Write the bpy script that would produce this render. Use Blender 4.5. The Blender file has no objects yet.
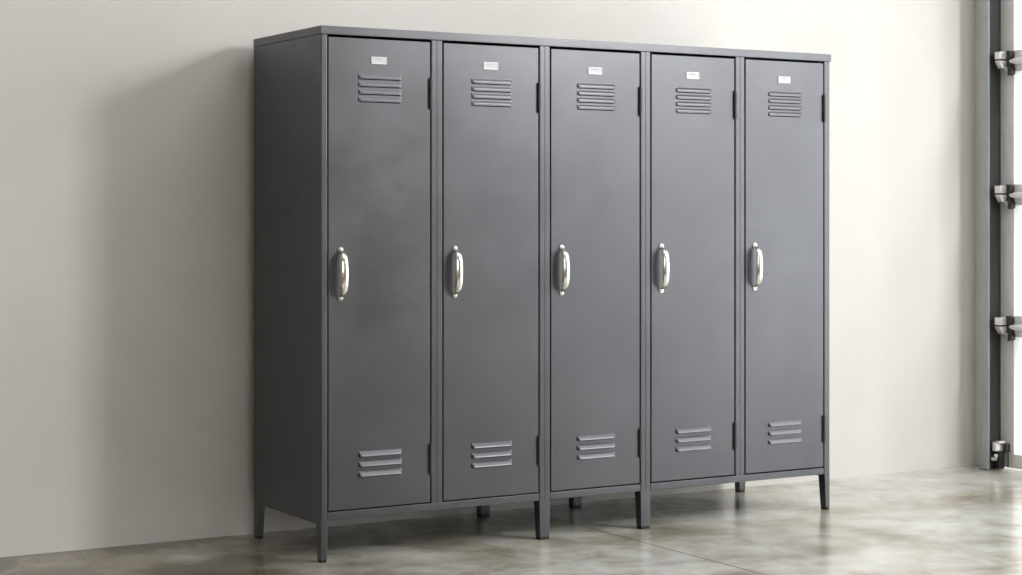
import bpy, bmesh, math
from mathutils import Vector, Matrix
S = bpy.context.scene
COL = S.collection

# ------------------------------------------------------------------ camera
F_PX = 1850.0
H = 1.75                       # cabinet height
U = 0.4292                     # width of one locker
D = 0.559                      # cabinet depth
YW = 0.637                     # wall behind the cabinet
XR = 3.552                     # wall with the glazed overhead door
AX = Vector((0.5105, 0.8598, 0)).normalized()
RT = Vector((AX.y, -AX.x, 0))
Z0 = H * F_PX / 536.0
cam_d = bpy.data.cameras.new('camera')
cam = bpy.data.objects.new('camera', cam_d); COL.objects.link(cam)
pos = -AX * Z0 - RT * ((321 - 511) / F_PX * Z0)
cam.location = (pos.x, pos.y, 347.0 / 536.0 * H + 0.004)
cam.rotation_euler = (math.pi / 2, 0, math.atan2(AX.y, AX.x) - math.pi / 2)
cam_d.sensor_width = 36.0
cam_d.lens = F_PX / 1022 * 36.0
cam_d.shift_y = -(287.5 - 215.0) / 1022.0
cam_d.clip_end = 200
S.camera = cam

# ------------------------------------------------------------------ world, light, exposure
S.view_settings.view_transform = 'Standard'
S.view_settings.look = 'None'
S.view_settings.gamma = 1.0
S.view_settings.use_curve_mapping = False
S.view_settings.exposure = 0.17
S.cycles.use_denoising = True
S.cycles.sample_clamp_indirect = 2.5
S.cycles.max_bounces = 10
S.cycles.diffuse_bounces = 6
W = bpy.data.worlds.new('overcast_sky'); S.world = W; W.use_nodes = True
W.node_tree.nodes['Background'].inputs['Color'].default_value = (0.96, 0.98, 1.0, 1)
W.node_tree.nodes['Background'].inputs['Strength'].default_value = 1.9

def area(name, loc, rot, sx, sy, power, col=(1, 1, 1)):
    l = bpy.data.lights.new(name, 'AREA'); l.shape = 'RECTANGLE'
    l.size = sx; l.size_y = sy; l.energy = power; l.color = col
    o = bpy.data.objects.new(name, l); COL.objects.link(o)
    o.location = loc; o.rotation_euler = rot
    return o
# daylight through the glazed overhead door: faces -X
area('daylight_door', (XR + 0.40, -2.3, 1.50), (0, math.radians(90), 0), 2.7, 2.9, 70, (0.98, 0.99, 1.0))
_p = Vector((4.10, -4.60, 3.32)); _q = Vector((-0.2, 0.3, 1.3))
key = area('daylight_key', _p, (0, 0, 0), 0.85, 0.95, 222, (1.0, 0.985, 0.96))
key.rotation_euler = (_p - _q).to_track_quat('Z', 'Y').to_euler()
# added fill lamp at an invented window behind the camera
WFX0, WFX1, WFZ0, WFZ1 = -3.4, 1.2, 1.0, 3.5
area('fill_rear', ((WFX0 + WFX1) / 2, -8.2 - 0.12, (WFZ0 + WFZ1) / 2), (math.radians(90), 0, 0), WFX1 - WFX0, WFZ1 - WFZ0, 24, (1.0, 0.985, 0.96))
# added overhead fill lamp above an invented roof opening
SKX0, SKX1, SKY0, SKY1 = 0.4, 3.2, -4.8, -1.2
area('fill_roof', ((SKX0 + SKX1) / 2, (SKY0 + SKY1) / 2, 4.3 + 0.21), (0, 0, 0), SKX1 - SKX0, SKY1 - SKY0, 22, (0.97, 0.98, 1.0))

# ------------------------------------------------------------------ materials
def newmat(name):
    m = bpy.data.materials.new(name); m.use_nodes = True
    nt = m.node_tree; b = nt.nodes['Principled BSDF']
    return m, nt, b
def noise(nt, scale, detail=4, rough=0.5, vec=None, dist=0.0):
    n = nt.nodes.new('ShaderNodeTexNoise'); n.inputs['Scale'].default_value = scale
    n.inputs['Detail'].default_value = detail; n.inputs['Roughness'].default_value = rough
    n.inputs['Distortion'].default_value = dist
    if vec: nt.links.new(vec, n.inputs['Vector'])
    return n
def ramp(nt, src, stops):
    r = nt.nodes.new('ShaderNodeValToRGB'); e = r.color_ramp.elements
    while len(e) < len(stops): e.new(0.5)
    for k, (p, c) in enumerate(stops):
        e[k].position = p; e[k].color = (c[0], c[1], c[2], 1)
    nt.links.new(src, r.inputs['Fac']); return r
def objvec(nt, scale=(1, 1, 1), world=False):
    if world:
        g = nt.nodes.new('ShaderNodeNewGeometry'); out = g.outputs['Position']
    else:
        t = nt.nodes.new('ShaderNodeTexCoord'); out = t.outputs['Object']
    m = nt.nodes.new('ShaderNodeMapping'); m.inputs['Location'].default_value = (0.371, 0.713, 5.137); m.inputs['Scale'].default_value = scale
    nt.links.new(out, m.inputs['Vector']); return m.outputs['Vector']
def bump(nt, b, h, strength, dist):
    n = nt.nodes.new('ShaderNodeBump'); n.inputs['Strength'].default_value = strength
    n.inputs['Distance'].default_value = dist
    nt.links.new(h, n.inputs['Height']); nt.links.new(n.outputs['Normal'], b.inputs['Normal'])

def paint(name, c, rough=0.42, metal=0.0):
    m, nt, b = newmat(name); b.inputs['Metallic'].default_value = metal
    v = objvec(nt, world=True)
    n1 = noise(nt, 3.0, 5, 0.6, v)
    r = ramp(nt, n1.outputs['Fac'], [(0.3, [x * 0.93 for x in c]), (0.7, [x * 1.06 for x in c])])
    nt.links.new(r.outputs['Color'], b.inputs['Base Color'])
    n2 = noise(nt, 5.0, 8, 0.7, v)
    rr = nt.nodes.new('ShaderNodeMapRange'); rr.inputs['To Min'].default_value = rough - 0.13; rr.inputs['To Max'].default_value = rough + 0.15
    nt.links.new(n2.outputs['Fac'], rr.inputs['Value']); nt.links.new(rr.outputs['Result'], b.inputs['Roughness'])
    n3 = noise(nt, 420.0, 2, 0.5, v)
    bump(nt, b, n3.outputs['Fac'], 0.12, 0.001)
    return m
def plain(name, c, rough=0.5, metal=0.0, bumpscale=None, bs=0.1):
    m, nt, b = newmat(name)
    v = objvec(nt, world=True)
    n1 = noise(nt, 12.0, 4, 0.6, v)
    r = ramp(nt, n1.outputs['Fac'], [(0.3, [x * 0.92 for x in c]), (0.7, [min(1, x * 1.06) for x in c])])
    nt.links.new(r.outputs['Color'], b.inputs['Base Color'])
    b.inputs['Roughness'].default_value = rough; b.inputs['Metallic'].default_value = metal
    if bumpscale:
        n = noise(nt, bumpscale, 3, 0.6, v); bump(nt, b, n.outputs['Fac'], bs, 0.002)
    return m

M = {}
M['grey'] = paint('grey_enamel', (0.114, 0.1160, 0.1250), 0.34, 0.90)
M['dark'] = paint('shaded_grey_enamel', (0.045, 0.046, 0.048), 0.5)  # hinge version of the grey, with shade put into its colour
M['rubber'] = plain('black_rubber', (0.012, 0.012, 0.012), 0.6)
M['nickel'] = plain('polished_nickel', (0.78, 0.75, 0.70), 0.16, 1.0)
M['card'] = plain('white_card', (0.60, 0.60, 0.62), 0.55)
M['tin'] = plain('bright_tin', (0.55, 0.55, 0.57), 0.35, 0.6)
M['ink'] = plain('grey_ink', (0.22, 0.22, 0.23), 0.6)
M['galv'] = plain('galvanised_steel', (0.36, 0.37, 0.38), 0.42, 0.35, 90, 0.1)
M['trackshade'] = plain('track_shade_dark', (0.030, 0.030, 0.032), 0.5, 0.2)  # shade inside the track, given as a near-black colour
M['alu'] = plain('pale_grey_aluminium', (0.72, 0.73, 0.72), 0.45, 0.05)
M['bright'] = plain('zinc_plate', (0.72, 0.70, 0.66), 0.28, 0.75)
M['black'] = plain('black_steel', (0.016, 0.015, 0.014), 0.45)

def wallmat():
    m, nt, b = newmat('white_plaster')
    v = objvec(nt, (1, 1, 1), True)
    a = noise(nt, 1.1, 6, 0.62, v, 0.6)
    r = ramp(nt, a.outputs['Fac'], [(0.25, (0.655, 0.632, 0.597)), (0.5, (0.70, 0.682, 0.652)), (0.75, (0.73, 0.72, 0.692))])
    nt.links.new(r.outputs['Color'], b.inputs['Base Color'])
    b.inputs['Roughness'].default_value = 0.85
    c = noise(nt, 9.0, 8, 0.65, v, 0.3)
    bump(nt, b, c.outputs['Fac'], 0.10, 0.012)
    return m
M['wall'] = wallmat()
M['beige'] = plain('beige_brown_plaster', (0.34, 0.29, 0.235), 0.85)

def floormat():
    m, nt, b = newmat('polished_concrete')
    v = objvec(nt, (1, 1, 1), True)
    big = noise(nt, 2.3, 9, 0.58, v, 0.35)
    # brown stain plus light falloff painted into the left floor, edge broken by noise
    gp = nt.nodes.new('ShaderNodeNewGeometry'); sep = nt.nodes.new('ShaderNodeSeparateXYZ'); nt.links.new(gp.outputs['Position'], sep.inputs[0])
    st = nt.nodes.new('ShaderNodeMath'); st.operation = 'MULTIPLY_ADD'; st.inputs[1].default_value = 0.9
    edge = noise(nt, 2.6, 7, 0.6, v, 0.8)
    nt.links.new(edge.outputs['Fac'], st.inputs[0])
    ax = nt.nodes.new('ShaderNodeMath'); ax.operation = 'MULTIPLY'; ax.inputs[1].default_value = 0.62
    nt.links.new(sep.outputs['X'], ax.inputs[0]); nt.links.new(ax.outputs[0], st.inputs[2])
    stain_dim_mask = ramp(nt, st.outputs[0], [(0.10, (1, 1, 1)), (0.80, (0, 0, 0))])
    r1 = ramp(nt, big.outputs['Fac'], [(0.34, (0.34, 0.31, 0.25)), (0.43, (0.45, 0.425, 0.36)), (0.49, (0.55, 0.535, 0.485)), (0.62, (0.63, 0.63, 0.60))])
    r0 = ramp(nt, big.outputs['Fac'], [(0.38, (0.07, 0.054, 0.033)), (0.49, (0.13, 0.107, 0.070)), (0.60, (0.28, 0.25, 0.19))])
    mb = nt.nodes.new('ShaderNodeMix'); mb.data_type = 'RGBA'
    nt.links.new(stain_dim_mask.outputs['Color'], mb.inputs[0]); nt.links.new(r1.outputs['Color'], mb.inputs[6]); nt.links.new(r0.outputs['Color'], mb.inputs[7])
    v2 = objvec(nt, (1.0, 1.0, 1), True)
    med = noise(nt, 6.5, 8, 0.58, v2, 0.4)
    r2 = ramp(nt, med.outputs['Fac'], [(0.33, (0.70, 0.67, 0.60)), (0.50, (0.97, 0.965, 0.95)), (0.66, (1.16, 1.17, 1.17))])
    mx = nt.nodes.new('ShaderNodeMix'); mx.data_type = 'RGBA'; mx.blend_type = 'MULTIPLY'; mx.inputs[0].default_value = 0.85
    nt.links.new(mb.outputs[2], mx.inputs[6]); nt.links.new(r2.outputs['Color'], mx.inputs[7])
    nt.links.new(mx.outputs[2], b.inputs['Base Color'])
    rn = noise(nt, 1.6, 2, 0.5, v)
    rg = nt.nodes.new('ShaderNodeMapRange'); rg.inputs['To Min'].default_value = 0.15; rg.inputs['To Max'].default_value = 0.22
    nt.links.new(rn.outputs['Fac'], rg.inputs['Value']); nt.links.new(rg.outputs['Result'], b.inputs['Roughness'])
    return m
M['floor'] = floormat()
M['joint'] = plain('dark_joint', (0.035, 0.030, 0.022), 0.8)

def glassmat():
    m, nt, b = newmat('clear_glass')
    nt.nodes.remove(b)
    out = nt.nodes['Material Output']
    t = nt.nodes.new('ShaderNodeBsdfTransparent'); g = nt.nodes.new('ShaderNodeBsdfGlossy')
    g.inputs['Roughness'].default_value = 0.05
    mx = nt.nodes.new('ShaderNodeMixShader'); mx.inputs[0].default_value = 0.07
    nt.links.new(t.outputs[0], mx.inputs[1]); nt.links.new(g.outputs[0], mx.inputs[2]); nt.links.new(mx.outputs[0], out.inputs[0])
    return m
M['glass'] = glassmat()

# ------------------------------------------------------------------ mesh helpers
def box(bm, x0, x1, y0, y1, z0, z1, bev=0.0, seg=2):
    r = bmesh.ops.create_cube(bm, size=1.0)
    vs = r['verts']
    for v in vs:
        v.co = Vector(((x0 + x1) / 2 + v.co.x * (x1 - x0), (y0 + y1) / 2 + v.co.y * (y1 - y0), (z0 + z1) / 2 + v.co.z * (z1 - z0)))
    if bev > 0:
        es = list({e for v in vs for e in v.link_edges})
        bmesh.ops.bevel(bm, geom=es, offset=bev, segments=seg, profile=0.5, affect='EDGES')
def frustum(bm, top, bot, z1, z0, bev=0.002):
    # top / bot: (x0,x1,y0,y1)
    r = bmesh.ops.create_cube(bm, size=1.0); vs = r['verts']
    for v in vs:
        q = top if v.co.z > 0 else bot
        v.co = Vector((q[1] if v.co.x > 0 else q[0], q[3] if v.co.y > 0 else q[2], z1 if v.co.z > 0 else z0))
    if bev > 0:
        es = list({e for v in vs for e in v.link_edges})
        bmesh.ops.bevel(bm, geom=es, offset=bev, segments=2, profile=0.5, affect='EDGES')
def cyl(bm, p0, p1, r0, r1=None, n=20, bev=0.0):
    p0 = Vector(p0); p1 = Vector(p1); d = p1 - p0
    r1 = r0 if r1 is None else r1
    mt = Matrix.Translation((p0 + p1) / 2) @ d.to_track_quat('Z', 'Y').to_matrix().to_4x4()
    r = bmesh.ops.create_cone(bm, cap_ends=True, segments=n, radius1=r0, radius2=r1, depth=d.length, matrix=mt)
    if bev > 0:
        es = [e for e in {e for v in r['verts'] for e in v.link_edges} if any(len(f.verts) > 4 for f in e.link_faces)]
        bmesh.ops.bevel(bm, geom=es, offset=bev, segments=2, profile=0.5, affect='EDGES')
def extrude_poly(bm, pts, axis, a0, a1, bev=0.0):
    # pts 2D; axis 'x': (y,z); 'y': (x,z); 'z': (x,y)
    def P(p, a):
        return {'x': (a, p[0], p[1]), 'y': (p[0], a, p[1]), 'z': (p[0], p[1], a)}[axis]
    A = [bm.verts.new(P(p, a0)) for p in pts]; B = [bm.verts.new(P(p, a1)) for p in pts]
    n = len(pts); fs = [bm.faces.new(A), bm.faces.new(B[::-1])]
    for i in range(n):
        fs.append(bm.faces.new((A[i], B[i], B[(i + 1) % n], A[(i + 1) % n])))
    bmesh.ops.recalc_face_normals(bm, faces=fs)
    if bev > 0:
        es = list({e for f in fs for e in f.edges})
        bmesh.ops.bevel(bm, geom=es, offset=bev, segments=2, profile=0.5, affect='EDGES')
def obj(name, bm, mat, parent=None, smooth=True, ang=35):
    me = bpy.data.meshes.new(name)
    bmesh.ops.recalc_face_normals(bm, faces=bm.faces[:])
    if smooth:
        for f in bm.faces: f.smooth = True
        for e in bm.edges:
            if len(e.link_faces) == 2 and e.calc_face_angle(0) > math.radians(ang): e.smooth = False
    bm.to_mesh(me); bm.free()
    for mm in (mat if isinstance(mat, (list, tuple)) else [mat]): me.materials.append(mm)
    o = bpy.data.objects.new(name, me); COL.objects.link(o)
    if parent: o.parent = parent
    if smooth:
        w = o.modifiers.new('even_shading', 'WEIGHTED_NORMAL'); w.keep_sharp = True; w.weight = 90
    return o
def NB(): return bmesh.new()
def struct(o): o['kind'] = 'structure'; return o

# ------------------------------------------------------------------ room
XL, YB, ZC = -4.6, -8.2, 4.3
JX = 1.125                                  # saw-cut joint in the slab
T = 0.2
DOOR_Y0, DOOR_Y1, DOOR_TOP = -5.10, 0.520, 3.63      # opening in the right wall
bm = NB()
jw = 0.0022
for x0, x1 in ((XL - T, JX - jw), (JX + jw, XR + 0.12)):
    box(bm, x0, x1, YB - T, YW + T, -0.15, 0)
box(bm, JX - jw, JX + jw, YB - T, YW + T, -0.15, -0.006)
for f in bm.faces:
    if abs(f.calc_center_median().x - JX) < jw * 1.01 : f.material_index = 1
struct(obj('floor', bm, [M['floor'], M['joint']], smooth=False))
bm = NB(); box(bm, XL - T, XR + T, YW, YW + T, 0, ZC); struct(obj('wall_back', bm, M['wall'], smooth=False))
bm = NB(); box(bm, XL - T, XL, YB, YW, 0, ZC); struct(obj('wall_left', bm, M['beige'], smooth=False))
bm = NB()
box(bm, XL - T, WFX0, YB - T, YB, 0, ZC); box(bm, WFX1, XR + T, YB - T, YB, 0, ZC)
box(bm, WFX0, WFX1, YB - T, YB, 0, WFZ0); box(bm, WFX0, WFX1, YB - T, YB, WFZ1, ZC)
struct(obj('wall_front', bm, M['beige'], smooth=False))
bm = NB()
box(bm, XR, XR + T, DOOR_Y1, YW, 0, ZC)
box(bm, XR, XR + T, YB, DOOR_Y0, 0, ZC)
box(bm, XR, XR + T, DOOR_Y0, DOOR_Y1, DOOR_TOP, ZC)
struct(obj('wall_right', bm, M['wall'], smooth=False))
bm = NB()
box(bm, XL - T, SKX0, YB - T, YW + T, ZC, ZC + T); box(bm, SKX1, XR + T, YB - T, YW + T, ZC, ZC + T)
box(bm, SKX0, SKX1, YB - T, SKY0, ZC, ZC + T); box(bm, SKX0, SKX1, SKY1, YW + T, ZC, ZC + T)
struct(obj('ceiling', bm, M['wall'], smooth=False))
bm = NB()
for k in range(4):
    x = SKX0 + (SKX1 - SKX0 - 0.05) * k / 3; box(bm, x, x + 0.05, SKY0, SKY1, ZC + 0.08, ZC + 0.13)
box(bm, SKX0, SKX1, SKY0, SKY0 + 0.05, ZC + 0.08, ZC + 0.13); box(bm, SKX0, SKX1, SKY1 - 0.05, SKY1, ZC + 0.08, ZC + 0.13)
struct(obj('added_skylight', bm, M['alu'], smooth=False))  # unseen skylight frame, added to go with the overhead fill
bm = NB(); box(bm, XR + 0.12, 30, -30, 20, -0.25, -0.02)
struct(obj('ground', bm, plain('pale_pavement', (0.76, 0.76, 0.74), 0.8, 0, 20, 0.2), smooth=False))

bm = NB()
for k in range(5):
    x = WFX0 + (WFX1 - WFX0 - 0.05) * k / 4; box(bm, x, x + 0.05, YB - 0.07, YB - 0.02, WFZ0, WFZ1)
for z in (WFZ0, (WFZ0 + WFZ1) / 2, WFZ1 - 0.05): box(bm, WFX0, WFX1, YB - 0.068, YB - 0.022, z, z + 0.05)
struct(obj('added_window', bm, M['alu'], smooth=False))  # unseen window frame, added to go with the rear fill

# ---- glazed overhead door (door_1)
door = bpy.data.objects.new('door_1', None); COL.objects.link(door)
door.location = (XR + 0.01, 0, 0); door['kind'] = 'structure'
DX = XR + 0.012
def loc(o):                                  # children are modelled in world space
    o.location = -Vector(door.location); return o
ZH = [0.0, 0.642, 1.227, 1.822, 2.41, 3.02, 3.62]
SY = 0.413                                   # visible edge of the first stile
ys = [SY - 0.905 * k for k in range(7)]
pane_bounds = []
for k in range(6):
    za, zb = ZH[k] + (0.012 if k == 0 else 0.003), ZH[k + 1] - 0.003
    bm = NB()
    box(bm, DX, DX + 0.045, SY, 0.512, za, zb, 0.002)
    box(bm, DX, DX + 0.045, -5.09, -5.02, za, zb, 0.002)
    lo = 0.062 if k == 0 else 0.044
    box(bm, DX + 0.001, DX + 0.044, -5.02, SY, za, za + lo, 0.002)
    box(bm, DX + 0.001, DX + 0.044, -5.02, SY, zb - 0.044, zb, 0.002)
    for y in ys[1:-1]:
        box(bm, DX + 0.001, DX + 0.044, y - 0.03, y + 0.03, za + lo, zb - 0.044)
    loc(obj('door_section', bm, M['alu'], door))
    edges = [SY] + ys[1:-1] + [-5.02]
    for j in range(len(edges) - 1):
        a = edges[j] - (0 if j == 0 else 0.03); b_ = edges[j + 1] + (0 if j == len(edges) - 2 else 0.03)
        bm = NB(); box(bm, DX + 0.02, DX + 0.026, b_, a, za + lo, zb - 0.044)
        loc(obj('glass_pane', bm, M['glass'], door))
# stiffening tubes across the section joints
for z in ZH[1:6]:
    bm = NB()
    cyl(bm, (DX - 0.016, SY + 0.012, z - 0.003), (DX - 0.016, SY - 0.03, z - 0.003), 0.007, 0.014, 16)
    cyl(bm, (DX - 0.016, SY - 0.03, z - 0.003), (DX - 0.016, -5.05, z - 0.003), 0.014, 0.014, 16)
    loc(obj('stiffening_tube', bm, M['alu'], door))
# roller hinges: two stacked bright blocks, black side plate with a hooked foot
for z in ZH[1:6]:
    bm = NB()
    box(bm, XR - 0.054, XR + 0.002, 0.432, 0.466, z + 0.006, z + 0.040, 0.003)
    frustum(bm, (XR - 0.056, XR + 0.002, 0.430, 0.466), (XR - 0.034, XR + 0.002, 0.434, 0.466), z, z - 0.034, 0.003)
    extrude_poly(bm, [(XR - 0.035, z - 0.028), (XR - 0.002, z - 0.028), (XR + 0.008, z - 0.066), (XR - 0.004, z - 0.066)], 'y', 0.424, 0.436, 0.001)
    loc(obj('roller_bracket', bm, M['bright'], door))
    bm = NB()
    extrude_poly(bm, [(0.436, z + 0.046), (0.412, z + 0.042), (0.410, z + 0.016), (0.420, z + 0.002), (0.414, z - 0.014),
                      (0.404, z - 0.040), (0.406, z - 0.060), (0.426, z - 0.066), (0.432, z - 0.030), (0.436, z - 0.01)], 'x', XR - 0.014, DX + 0.001, 0.001)
    cyl(bm, (XR - 0.02, 0.489, z + 0.003), (XR - 0.02, 0.432, z + 0.003), 0.005)
    loc(obj('hinge_plate', bm, M['black'], door))
bm = NB()
box(bm, XR - 0.052, XR - 0.006, 0.458, 0.486, 0.085, 0.128, 0.004)
cyl(bm, (XR - 0.045, 0.452, 0.126), (XR - 0.008, 0.452, 0.126), 0.008)
box(bm, XR - 0.060, XR - 0.04, 0.462, 0.480, 0.045, 0.058, 0.002)
cyl(bm, (XR - 0.055, 0.460, 0.068), (XR - 0.055, 0.452, 0.068), 0.009)
loc(obj('bottom_bracket', bm, M['bright'], door))
bm = NB()
box(bm, XR - 0.034, XR - 0.002, 0.456, 0.484, 0.006, 0.083, 0.002)
box(bm, XR - 0.010, DX + 0.002, 0.436, 0.456, 0.080, 0.118, 0.002)
cyl(bm, (XR - 0.004, 0.432, 0.015), (XR - 0.004, 0.432, 0.08), 0.003)
loc(obj('bottom_plate', bm, M['black'], door))

# ---- vertical track: flange on the wall, side plate, hollow channel opening towards the door
trk = bpy.data.objects.new('door_track', None); COL.objects.link(trk)
trk.location = (XR - 0.035, 0.51, 0)
trk['label'] = 'galvanised steel vertical roller track in the corner beside the glazed door'; trk['category'] = 'door track'
def tl(o): o.location = -Vector(trk.location); return o
bm = NB()
prof = [(XR - 0.001, 0.535), (XR - 0.066, 0.535), (XR - 0.071, 0.530), (XR - 0.071, 0.492), (XR - 0.066, 0.487), (XR - 0.062, 0.487),
        (XR - 0.062, 0.492), (XR - 0.067, 0.494), (XR - 0.067, 0.528), (XR - 0.064, 0.531), (XR - 0.001, 0.531)]
extrude_poly(bm, prof, 'z', 0.004, 3.6)
tl(obj('channel', bm, M['galv'], trk))
bm = NB(); box(bm, XR - 0.0655, XR + 0.0115, 0.4925, 0.4965, 0.006, 3.59)  # dark plate across the channel mouth stands for its shaded inside
tl(obj('channel_shade', bm, M['trackshade'], trk))
bm = NB()
box(bm, XR - 0.100, XR - 0.001, 0.536, 0.546, 0.0, 0.006, 0.001)
tl(obj('floor_plate', bm, M['galv'], trk))
for z in (0.5, 1.45, 2.4):
    bm = NB()
    box(bm, XR - 0.022, XR - 0.0005, 0.5355, 0.575, z - 0.03, z + 0.03, 0.001)
    tl(obj('wall_clip', bm, M['galv'], trk))

# ------------------------------------------------------------------ locker cabinet
cab = bpy.data.objects.new('locker_cabinet', None); COL.objects.link(cab)
cab['label'] = 'dark grey metal cabinet of five tall lockers on short legs against the pale wall'
cab['category'] = 'locker'
L = 5 * U
LE = L + 0.006                              # the right end post is a little wider
RB, RTp = 0.138, 0.163                      # bottom rail
SLAB = H - 0.029 + 0.007
PL, PR = 0.0213, 0.0232                      # post half widths
# top slab
bm = NB(); box(bm, -0.003, LE + 0.003, -0.006, D + 0.001, SLAB, H + 0.0065, 0.0028); obj('top_panel', bm, M['grey'], cab)
# side panels
for s in (0, 1):
    bm = NB()
    x0, x1 = (-0.0008, 0.001) if s == 0 else (LE - 0.001, LE + 0.0008)
    box(bm, x0, x1, 0.003, D, 0.124, SLAB - 0.0005)
    obj('side_panel', bm, M['grey'], cab)
bm = NB(); box(bm, 0.002, L - 0.002, D - 0.003, D - 0.001, RB, SLAB); obj('back_panel', bm, M['grey'], cab)
bm = NB(); box(bm, 0.002, L - 0.002, 0.010, D - 0.004, RB + 0.010, RB + 0.012); obj('bottom_panel', bm, M['grey'], cab)
for i in range(1, 5):
    bm = NB(); box(bm, i * U - 0.001, i * U + 0.001, 0.024, D - 0.004, RB + 0.0125, SLAB - 0.001); obj('partition', bm, M['grey'], cab)
# posts (two folded members side by side, rolled outer edges)
def member(bm, x0, x1, z0, z1, seam=None):
    r = 0.0046; p = [(x0, 0.022), (x0, r)]
    for k in range(1, 6):
        t = k / 6 * math.pi / 2; p.append((x0 + r - r * math.cos(t), r - r * math.sin(t)))
    p.append((x0 + r, 0))
    if seam is not None:
        p += [(seam - 0.0014, 0), (seam - 0.0004, 0.0012), (seam + 0.0004, 0.0012), (seam + 0.0014, 0)]
    p.append((x1 - r, 0))
    for k in range(1, 6):
        t = k / 6 * math.pi / 2; p.append((x1 - r + r * math.sin(t), r - r * math.cos(t)))
    p += [(x1, r), (x1, 0.022)]
    extrude_poly(bm, p, 'z', z0, z1)
legs_t = (0, 2, 3, 5)
for i in range(6):
    z0 = RB if i in legs_t else RTp
    bm = NB()
    if i == 0: member(bm, 0.0, 0.0240, z0, SLAB)
    elif i == 5: member(bm, L - 0.0225, LE, z0, SLAB)
    else:
        member(bm, i * U - PL, i * U + PR, z0, SLAB, i * U + 0.0005)
    obj('post', bm, M['grey'], cab)
# bottom rails between the leg posts
for a, b in ((0, 2), (2, 3), (3, 5)):
    xa = 0.0240 if a == 0 else a * U + PR
    xb = L - 0.0225 if b == 5 else b * U - PL
    bm = NB(); box(bm, xa, xb, 0.0012, 0.024, RB, RTp, 0.002); obj('bottom_rail', bm, M['grey'], cab)
bm = NB(); box(bm, 0.01, L - 0.01, D - 0.028, D - 0.005, RB, RB + 0.009, 0.002); obj('rear_rail', bm, M['grey'], cab)
# legs
def leg(x0, x1, y0, y1, side, front):
    """x-range and y-range at the top; tapers towards the outer corner"""
    tx, ty = 0.0045, 0.009
    bx0 = x0 + (0 if side < 0 else tx * (0.5 if side == 0 else 1)); bx1 = x1 - (0 if side > 0 else tx * (0.5 if side == 0 else 1))
    by0 = y0 if front else y0 + ty; by1 = y1 - ty if front else y1
    bm = NB()
    frustum(bm, (x0, x1, y0, y1), (bx0, bx1, by0, by1), RB + 0.003, 0.010, 0.002)
    o = obj('leg', bm, M['grey'], cab)
    bm = NB(); box(bm, bx0 + 0.001, bx1 - 0.001, by0 + 0.001, by1 - 0.001, 0.0, 0.012, 0.0015)
    f = obj('rubber_foot', bm, M['rubber'], o)
leg(0.0, 0.0262, 0.0, 0.040, -1, True)
leg(2 * U - PL, 2 * U + PR, 0.0, 0.040, 0, True)
leg(3 * U - PL, 3 * U + PR, 0.0, 0.040, 0, True)
leg(L - 0.0190, LE, 0.0, 0.040, 1, True)
leg(0.0, 0.0265, D - 0.042, D, -1, False)
leg(2.145 * U - PL, 2.145 * U + PR, D - 0.042, D, 0, False)
leg(3.105 * U - PL, 3.105 * U + PR, D - 0.042, D, 0, False)
leg(L - 0.028, LE, D - 0.042, D, 1, False)

# ---- one door with vents, plate, handle, hinges; then four copies
DW0, DW1 = 0.0272, U - 0.0246               # door edges within its unit
DZ0, DZ1 = RTp + 0.004, SLAB - 0.0070
DY = 0.0012                                 # face, a hair behind the posts
VX0, VX1 = U * 0.503 - 0.081, U * 0.503 + 0.081
TOPV = [1.588, 1.5628, 1.5377, 1.5125]      # lower lip of each top louver
LOWV = [0.3385, 0.3055, 0.2725]
HH = 0.0175
def door_panel():
    bm = NB(); c = 0.0020
    xs = [DW0 + c, VX0 + 0.005, VX1 - 0.007, DW1 - c]
    slots = []
    for z in TOPV + LOWV: slots.append((z - 0.0030, z + 0.0040))
    zs = [DZ0 + c]
    for a, b in sorted(slots): zs += [a, b]
    zs.append(DZ1 - c)
    g = [[bm.verts.new((x, DY, z)) for x in xs] for z in zs]
    for r in range(len(zs) - 1):
        for q in range(3):
            if q == 1 and r % 2 == 1: continue
            bm.faces.new((g[r][q], g[r][q + 1], g[r + 1][q + 1], g[r + 1][q]))
    ring = [g[0][k] for k in range(4)] + [g[r][3] for r in range(1, len(zs))] + [g[-1][k] for k in (2, 1, 0)] + [g[r][0] for r in range(len(zs) - 2, 0, -1)]
    def off(v, d, y):
        x, z = v.co.x, v.co.z
        if abs(x - xs[0]) < 1e-6: x -= d
        if abs(x - xs[-1]) < 1e-6: x += d
        if abs(z - zs[0]) < 1e-6: z -= d
        if abs(z - zs[-1]) < 1e-6: z += d
        return bm.verts.new((x, y, z))
    prev = ring
    for d, y in ((c * 0.62, DY + c * 0.2), (c, DY + c), (c, DY + 0.020)):
        cur = [off(v, d, y) for v in ring]
        for k in range(len(ring)):
            k2 = (k + 1) % len(ring)
            bm.faces.new((prev[k], cur[k], cur[k2], prev[k2]))
        prev = cur
    return bm
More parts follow.
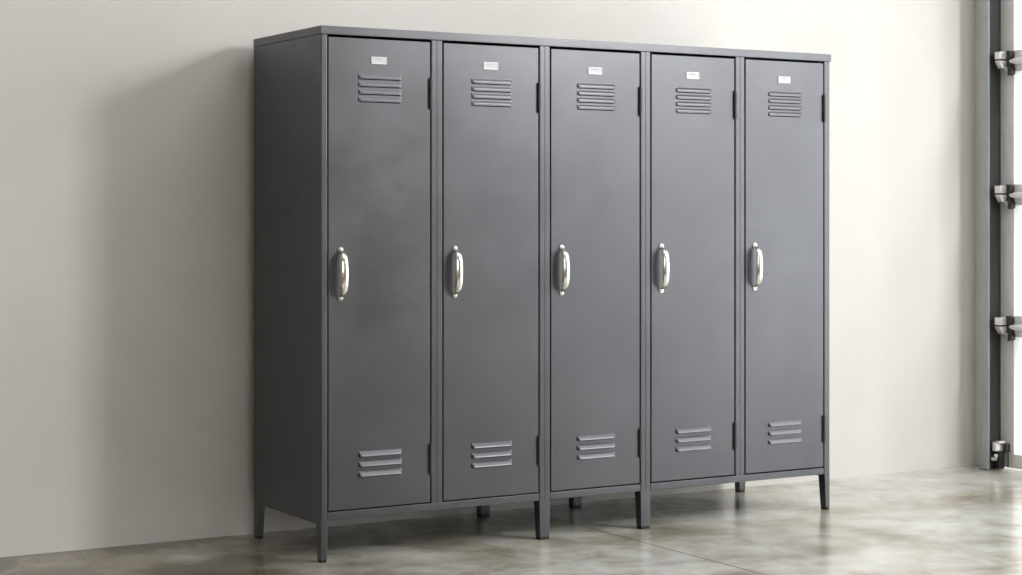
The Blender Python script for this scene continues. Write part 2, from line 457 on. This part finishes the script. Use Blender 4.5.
def louvers(bm, zl, out, shape):
    NU, NV = 26, 8
    for z in zl:
        us = []
        e = 0.011
        for k in range(6): us.append(VX0 + e * k / 6)
        for k in range(NU - 11): us.append(VX0 + e + (VX1 - VX0 - 2 * e) * k / (NU - 12))
        for k in range(1, 7): us.append(VX1 - e + e * k / 6)
        rows = []
        for j in range(NV + 1):
            v = j / NV
            row = []
            for x in us:
                d = min(x - VX0, VX1 - x) / e
                g = 1.0 if d >= 1 else math.sqrt(max(0, 1 - (1 - d) ** 2))
                f = shape(v)
                zz = z + HH * (1 - v)
                row.append(bm.verts.new((x, DY - 0.0003 - out * f * g, zz)))
            rows.append(row)
        n = len(us)
        for j in range(NV):
            for q in range(n - 1):
                bm.faces.new((rows[j][q], rows[j][q + 1], rows[j + 1][q + 1], rows[j + 1][q]))
        # folded lip under the hood
        lip = [bm.verts.new((v.co.x, min(DY - 0.0002, v.co.y + 0.0022), v.co.z - 0.0006)) for v in rows[-1]]
        lip2 = [bm.verts.new((v.co.x, min(DY - 0.0002, v.co.y + 0.0026), v.co.z + 0.003)) for v in rows[-1]]
        for q in range(n - 1):
            bm.faces.new((rows[-1][q], rows[-1][q + 1], lip[q + 1], lip[q]))
            bm.faces.new((lip[q], lip[q + 1], lip2[q + 1], lip2[q]))

def handle_bm():
    bm = NB()
    hx, hz = U * 0.1635, 0.943
    # centre line: (z offset, outward, half width, half thickness)
    st = [(-0.0805, 0.0035, 0.0062, 0.0030), (-0.0760, 0.0045, 0.0056, 0.0032), (-0.0715, 0.0100, 0.0058, 0.0036),
          (-0.0685, 0.0165, 0.0078, 0.0042), (-0.0640, 0.0225, 0.0104, 0.0050), (-0.0560, 0.0270, 0.0128, 0.0060),
          (-0.0400, 0.0300, 0.0145, 0.0068), (-0.0200, 0.0312, 0.0152, 0.0072), (0.0, 0.0316, 0.0154, 0.0073)]
    st = st + [(-a, b, c, d) for a, b, c, d in st[-2::-1]]
    K = 16; rings = []
    for k, (z, o, hw, ht) in enumerate(st):
        a = st[max(0, k - 1)]; b = st[min(len(st) - 1, k + 1)]
        t = Vector((0, -(b[1] - a[1]), b[0] - a[0])).normalized()
        nrm = Vector((0, -t.z, t.y))            # outward normal
        if nrm.y > 0: nrm = -nrm
        c = Vector((hx, DY - o, hz + z)); r = []
        for q in range(K):
            th = 2 * math.pi * q / K
            cs, sn = math.cos(th), math.sin(th)
            h = ht * (1.0 if sn > 0 else 0.45)    # rounded front, flatter back
            r.append(bm.verts.new(c + Vector((hw * cs, 0, 0)) + nrm * (h * sn)))
        rings.append(r)
    for k in range(len(rings) - 1):
        for q in range(K):
            bm.faces.new((rings[k][q], rings[k][(q + 1) % K], rings[k + 1][(q + 1) % K], rings[k + 1][q]))
    bm.faces.new(rings[0]); bm.faces.new(rings[-1][::-1])
    for s in (-1, 1):
        cyl(bm, (hx, DY, hz + s * 0.0800), (hx, DY - 0.0045, hz + s * 0.0800), 0.0106, 0.0094, 24, 0.001)
        r = bmesh.ops.create_uvsphere(bm, u_segments=16, v_segments=8, radius=0.0062, matrix=Matrix.Translation((hx, DY - 0.0045, hz + s * 0.0800)) @ Matrix.Diagonal((1, 0.55, 1, 1)))
    return bm

def hinge_bm(zc):
    bm = NB(); x = (DW1 + U - PL) / 2 - 0.001
    for a, b in ((-0.051, -0.0015), (0.0015, 0.051)):
        cyl(bm, (x, -0.0035, zc + a), (x, -0.0035, zc + b), 0.0058, None, 16, 0.001)
    cyl(bm, (x, -0.0035, zc - 0.053), (x, -0.0035, zc + 0.053), 0.0035, None, 12)
    return bm

def build_door():
    d = obj('door', door_panel(), M['grey'], cab, ang=12)
    bm = NB(); louvers(bm, TOPV, 0.0042, lambda v: 0.5 - 0.5 * math.cos(min(1, v / 0.6) * math.pi)); a = obj('upper_vent', bm, M['grey'], d)
    bm = NB(); louvers(bm, LOWV, 0.0100, lambda v: min(1, v / 0.9) ** 0.85); b = obj('lower_vent', bm, M['grey'], d)
    cx, cz = U * 0.488 + 0.002, 1.650
    bm = NB()
    w, h = 0.0290, 0.0122
    box(bm, cx - w, cx + w, DY - 0.0025, DY, cz - h, cz - h + 0.0028, 0.0005)
    box(bm, cx - w, cx + w, DY - 0.0025, DY, cz + h - 0.0022, cz + h, 0.0005)
    box(bm, cx - w, cx - w + 0.0024, DY - 0.0025, DY, cz - h, cz + h, 0.0005)
    box(bm, cx + w - 0.0024, cx + w, DY - 0.0025, DY, cz - h, cz + h, 0.0005)
    obj('card_holder', bm, M['tin'], d)
    bm = NB()
    box(bm, cx - w + 0.002, cx + w - 0.002, DY - 0.0016, DY, cz - h + 0.0025, cz + h - 0.002)
    # faint marks on the card
    n0 = len(bm.faces)
    pts = [(-0.017, 0.0062), (-0.008, 0.0068), (0.002, 0.0058), (0.011, 0.0036)]
    for k in range(3):
        (xa, za), (xb, zb) = pts[k], pts[k + 1]
        f = [bm.verts.new((cx + xa, DY - 0.0018, cz + za)), bm.verts.new((cx + xb, DY - 0.0018, cz + zb)),
             bm.verts.new((cx + xb, DY - 0.0018, cz + zb - 0.0014)), bm.verts.new((cx + xa, DY - 0.0018, cz + za - 0.0014))]
        bm.faces.new(f)
    bm.faces.ensure_lookup_table()
    for f in bm.faces[n0:]: f.material_index = 1
    obj('name_card', bm, [M['card'], M['ink']], d, smooth=False)['label'] = 'small white card in a holder'
    obj('handle', handle_bm(), M['nickel'], d, ang=60)['label'] = 'polished silver bow handle'
    obj('hinge', hinge_bm(1.5475), M['dark'], d)['label'] = 'barrel hinge in shaded grey near the top'
    obj('hinge', hinge_bm(0.313), M['dark'], d)['label'] = 'barrel hinge in shaded grey near the bottom'
    return d
d0 = build_door()
kids = list(d0.children)
for i in range(1, 5):
    c = d0.copy(); COL.objects.link(c); c.location.x = i * U
    for k in kids:
        q = k.copy(); COL.objects.link(q); q.parent = c
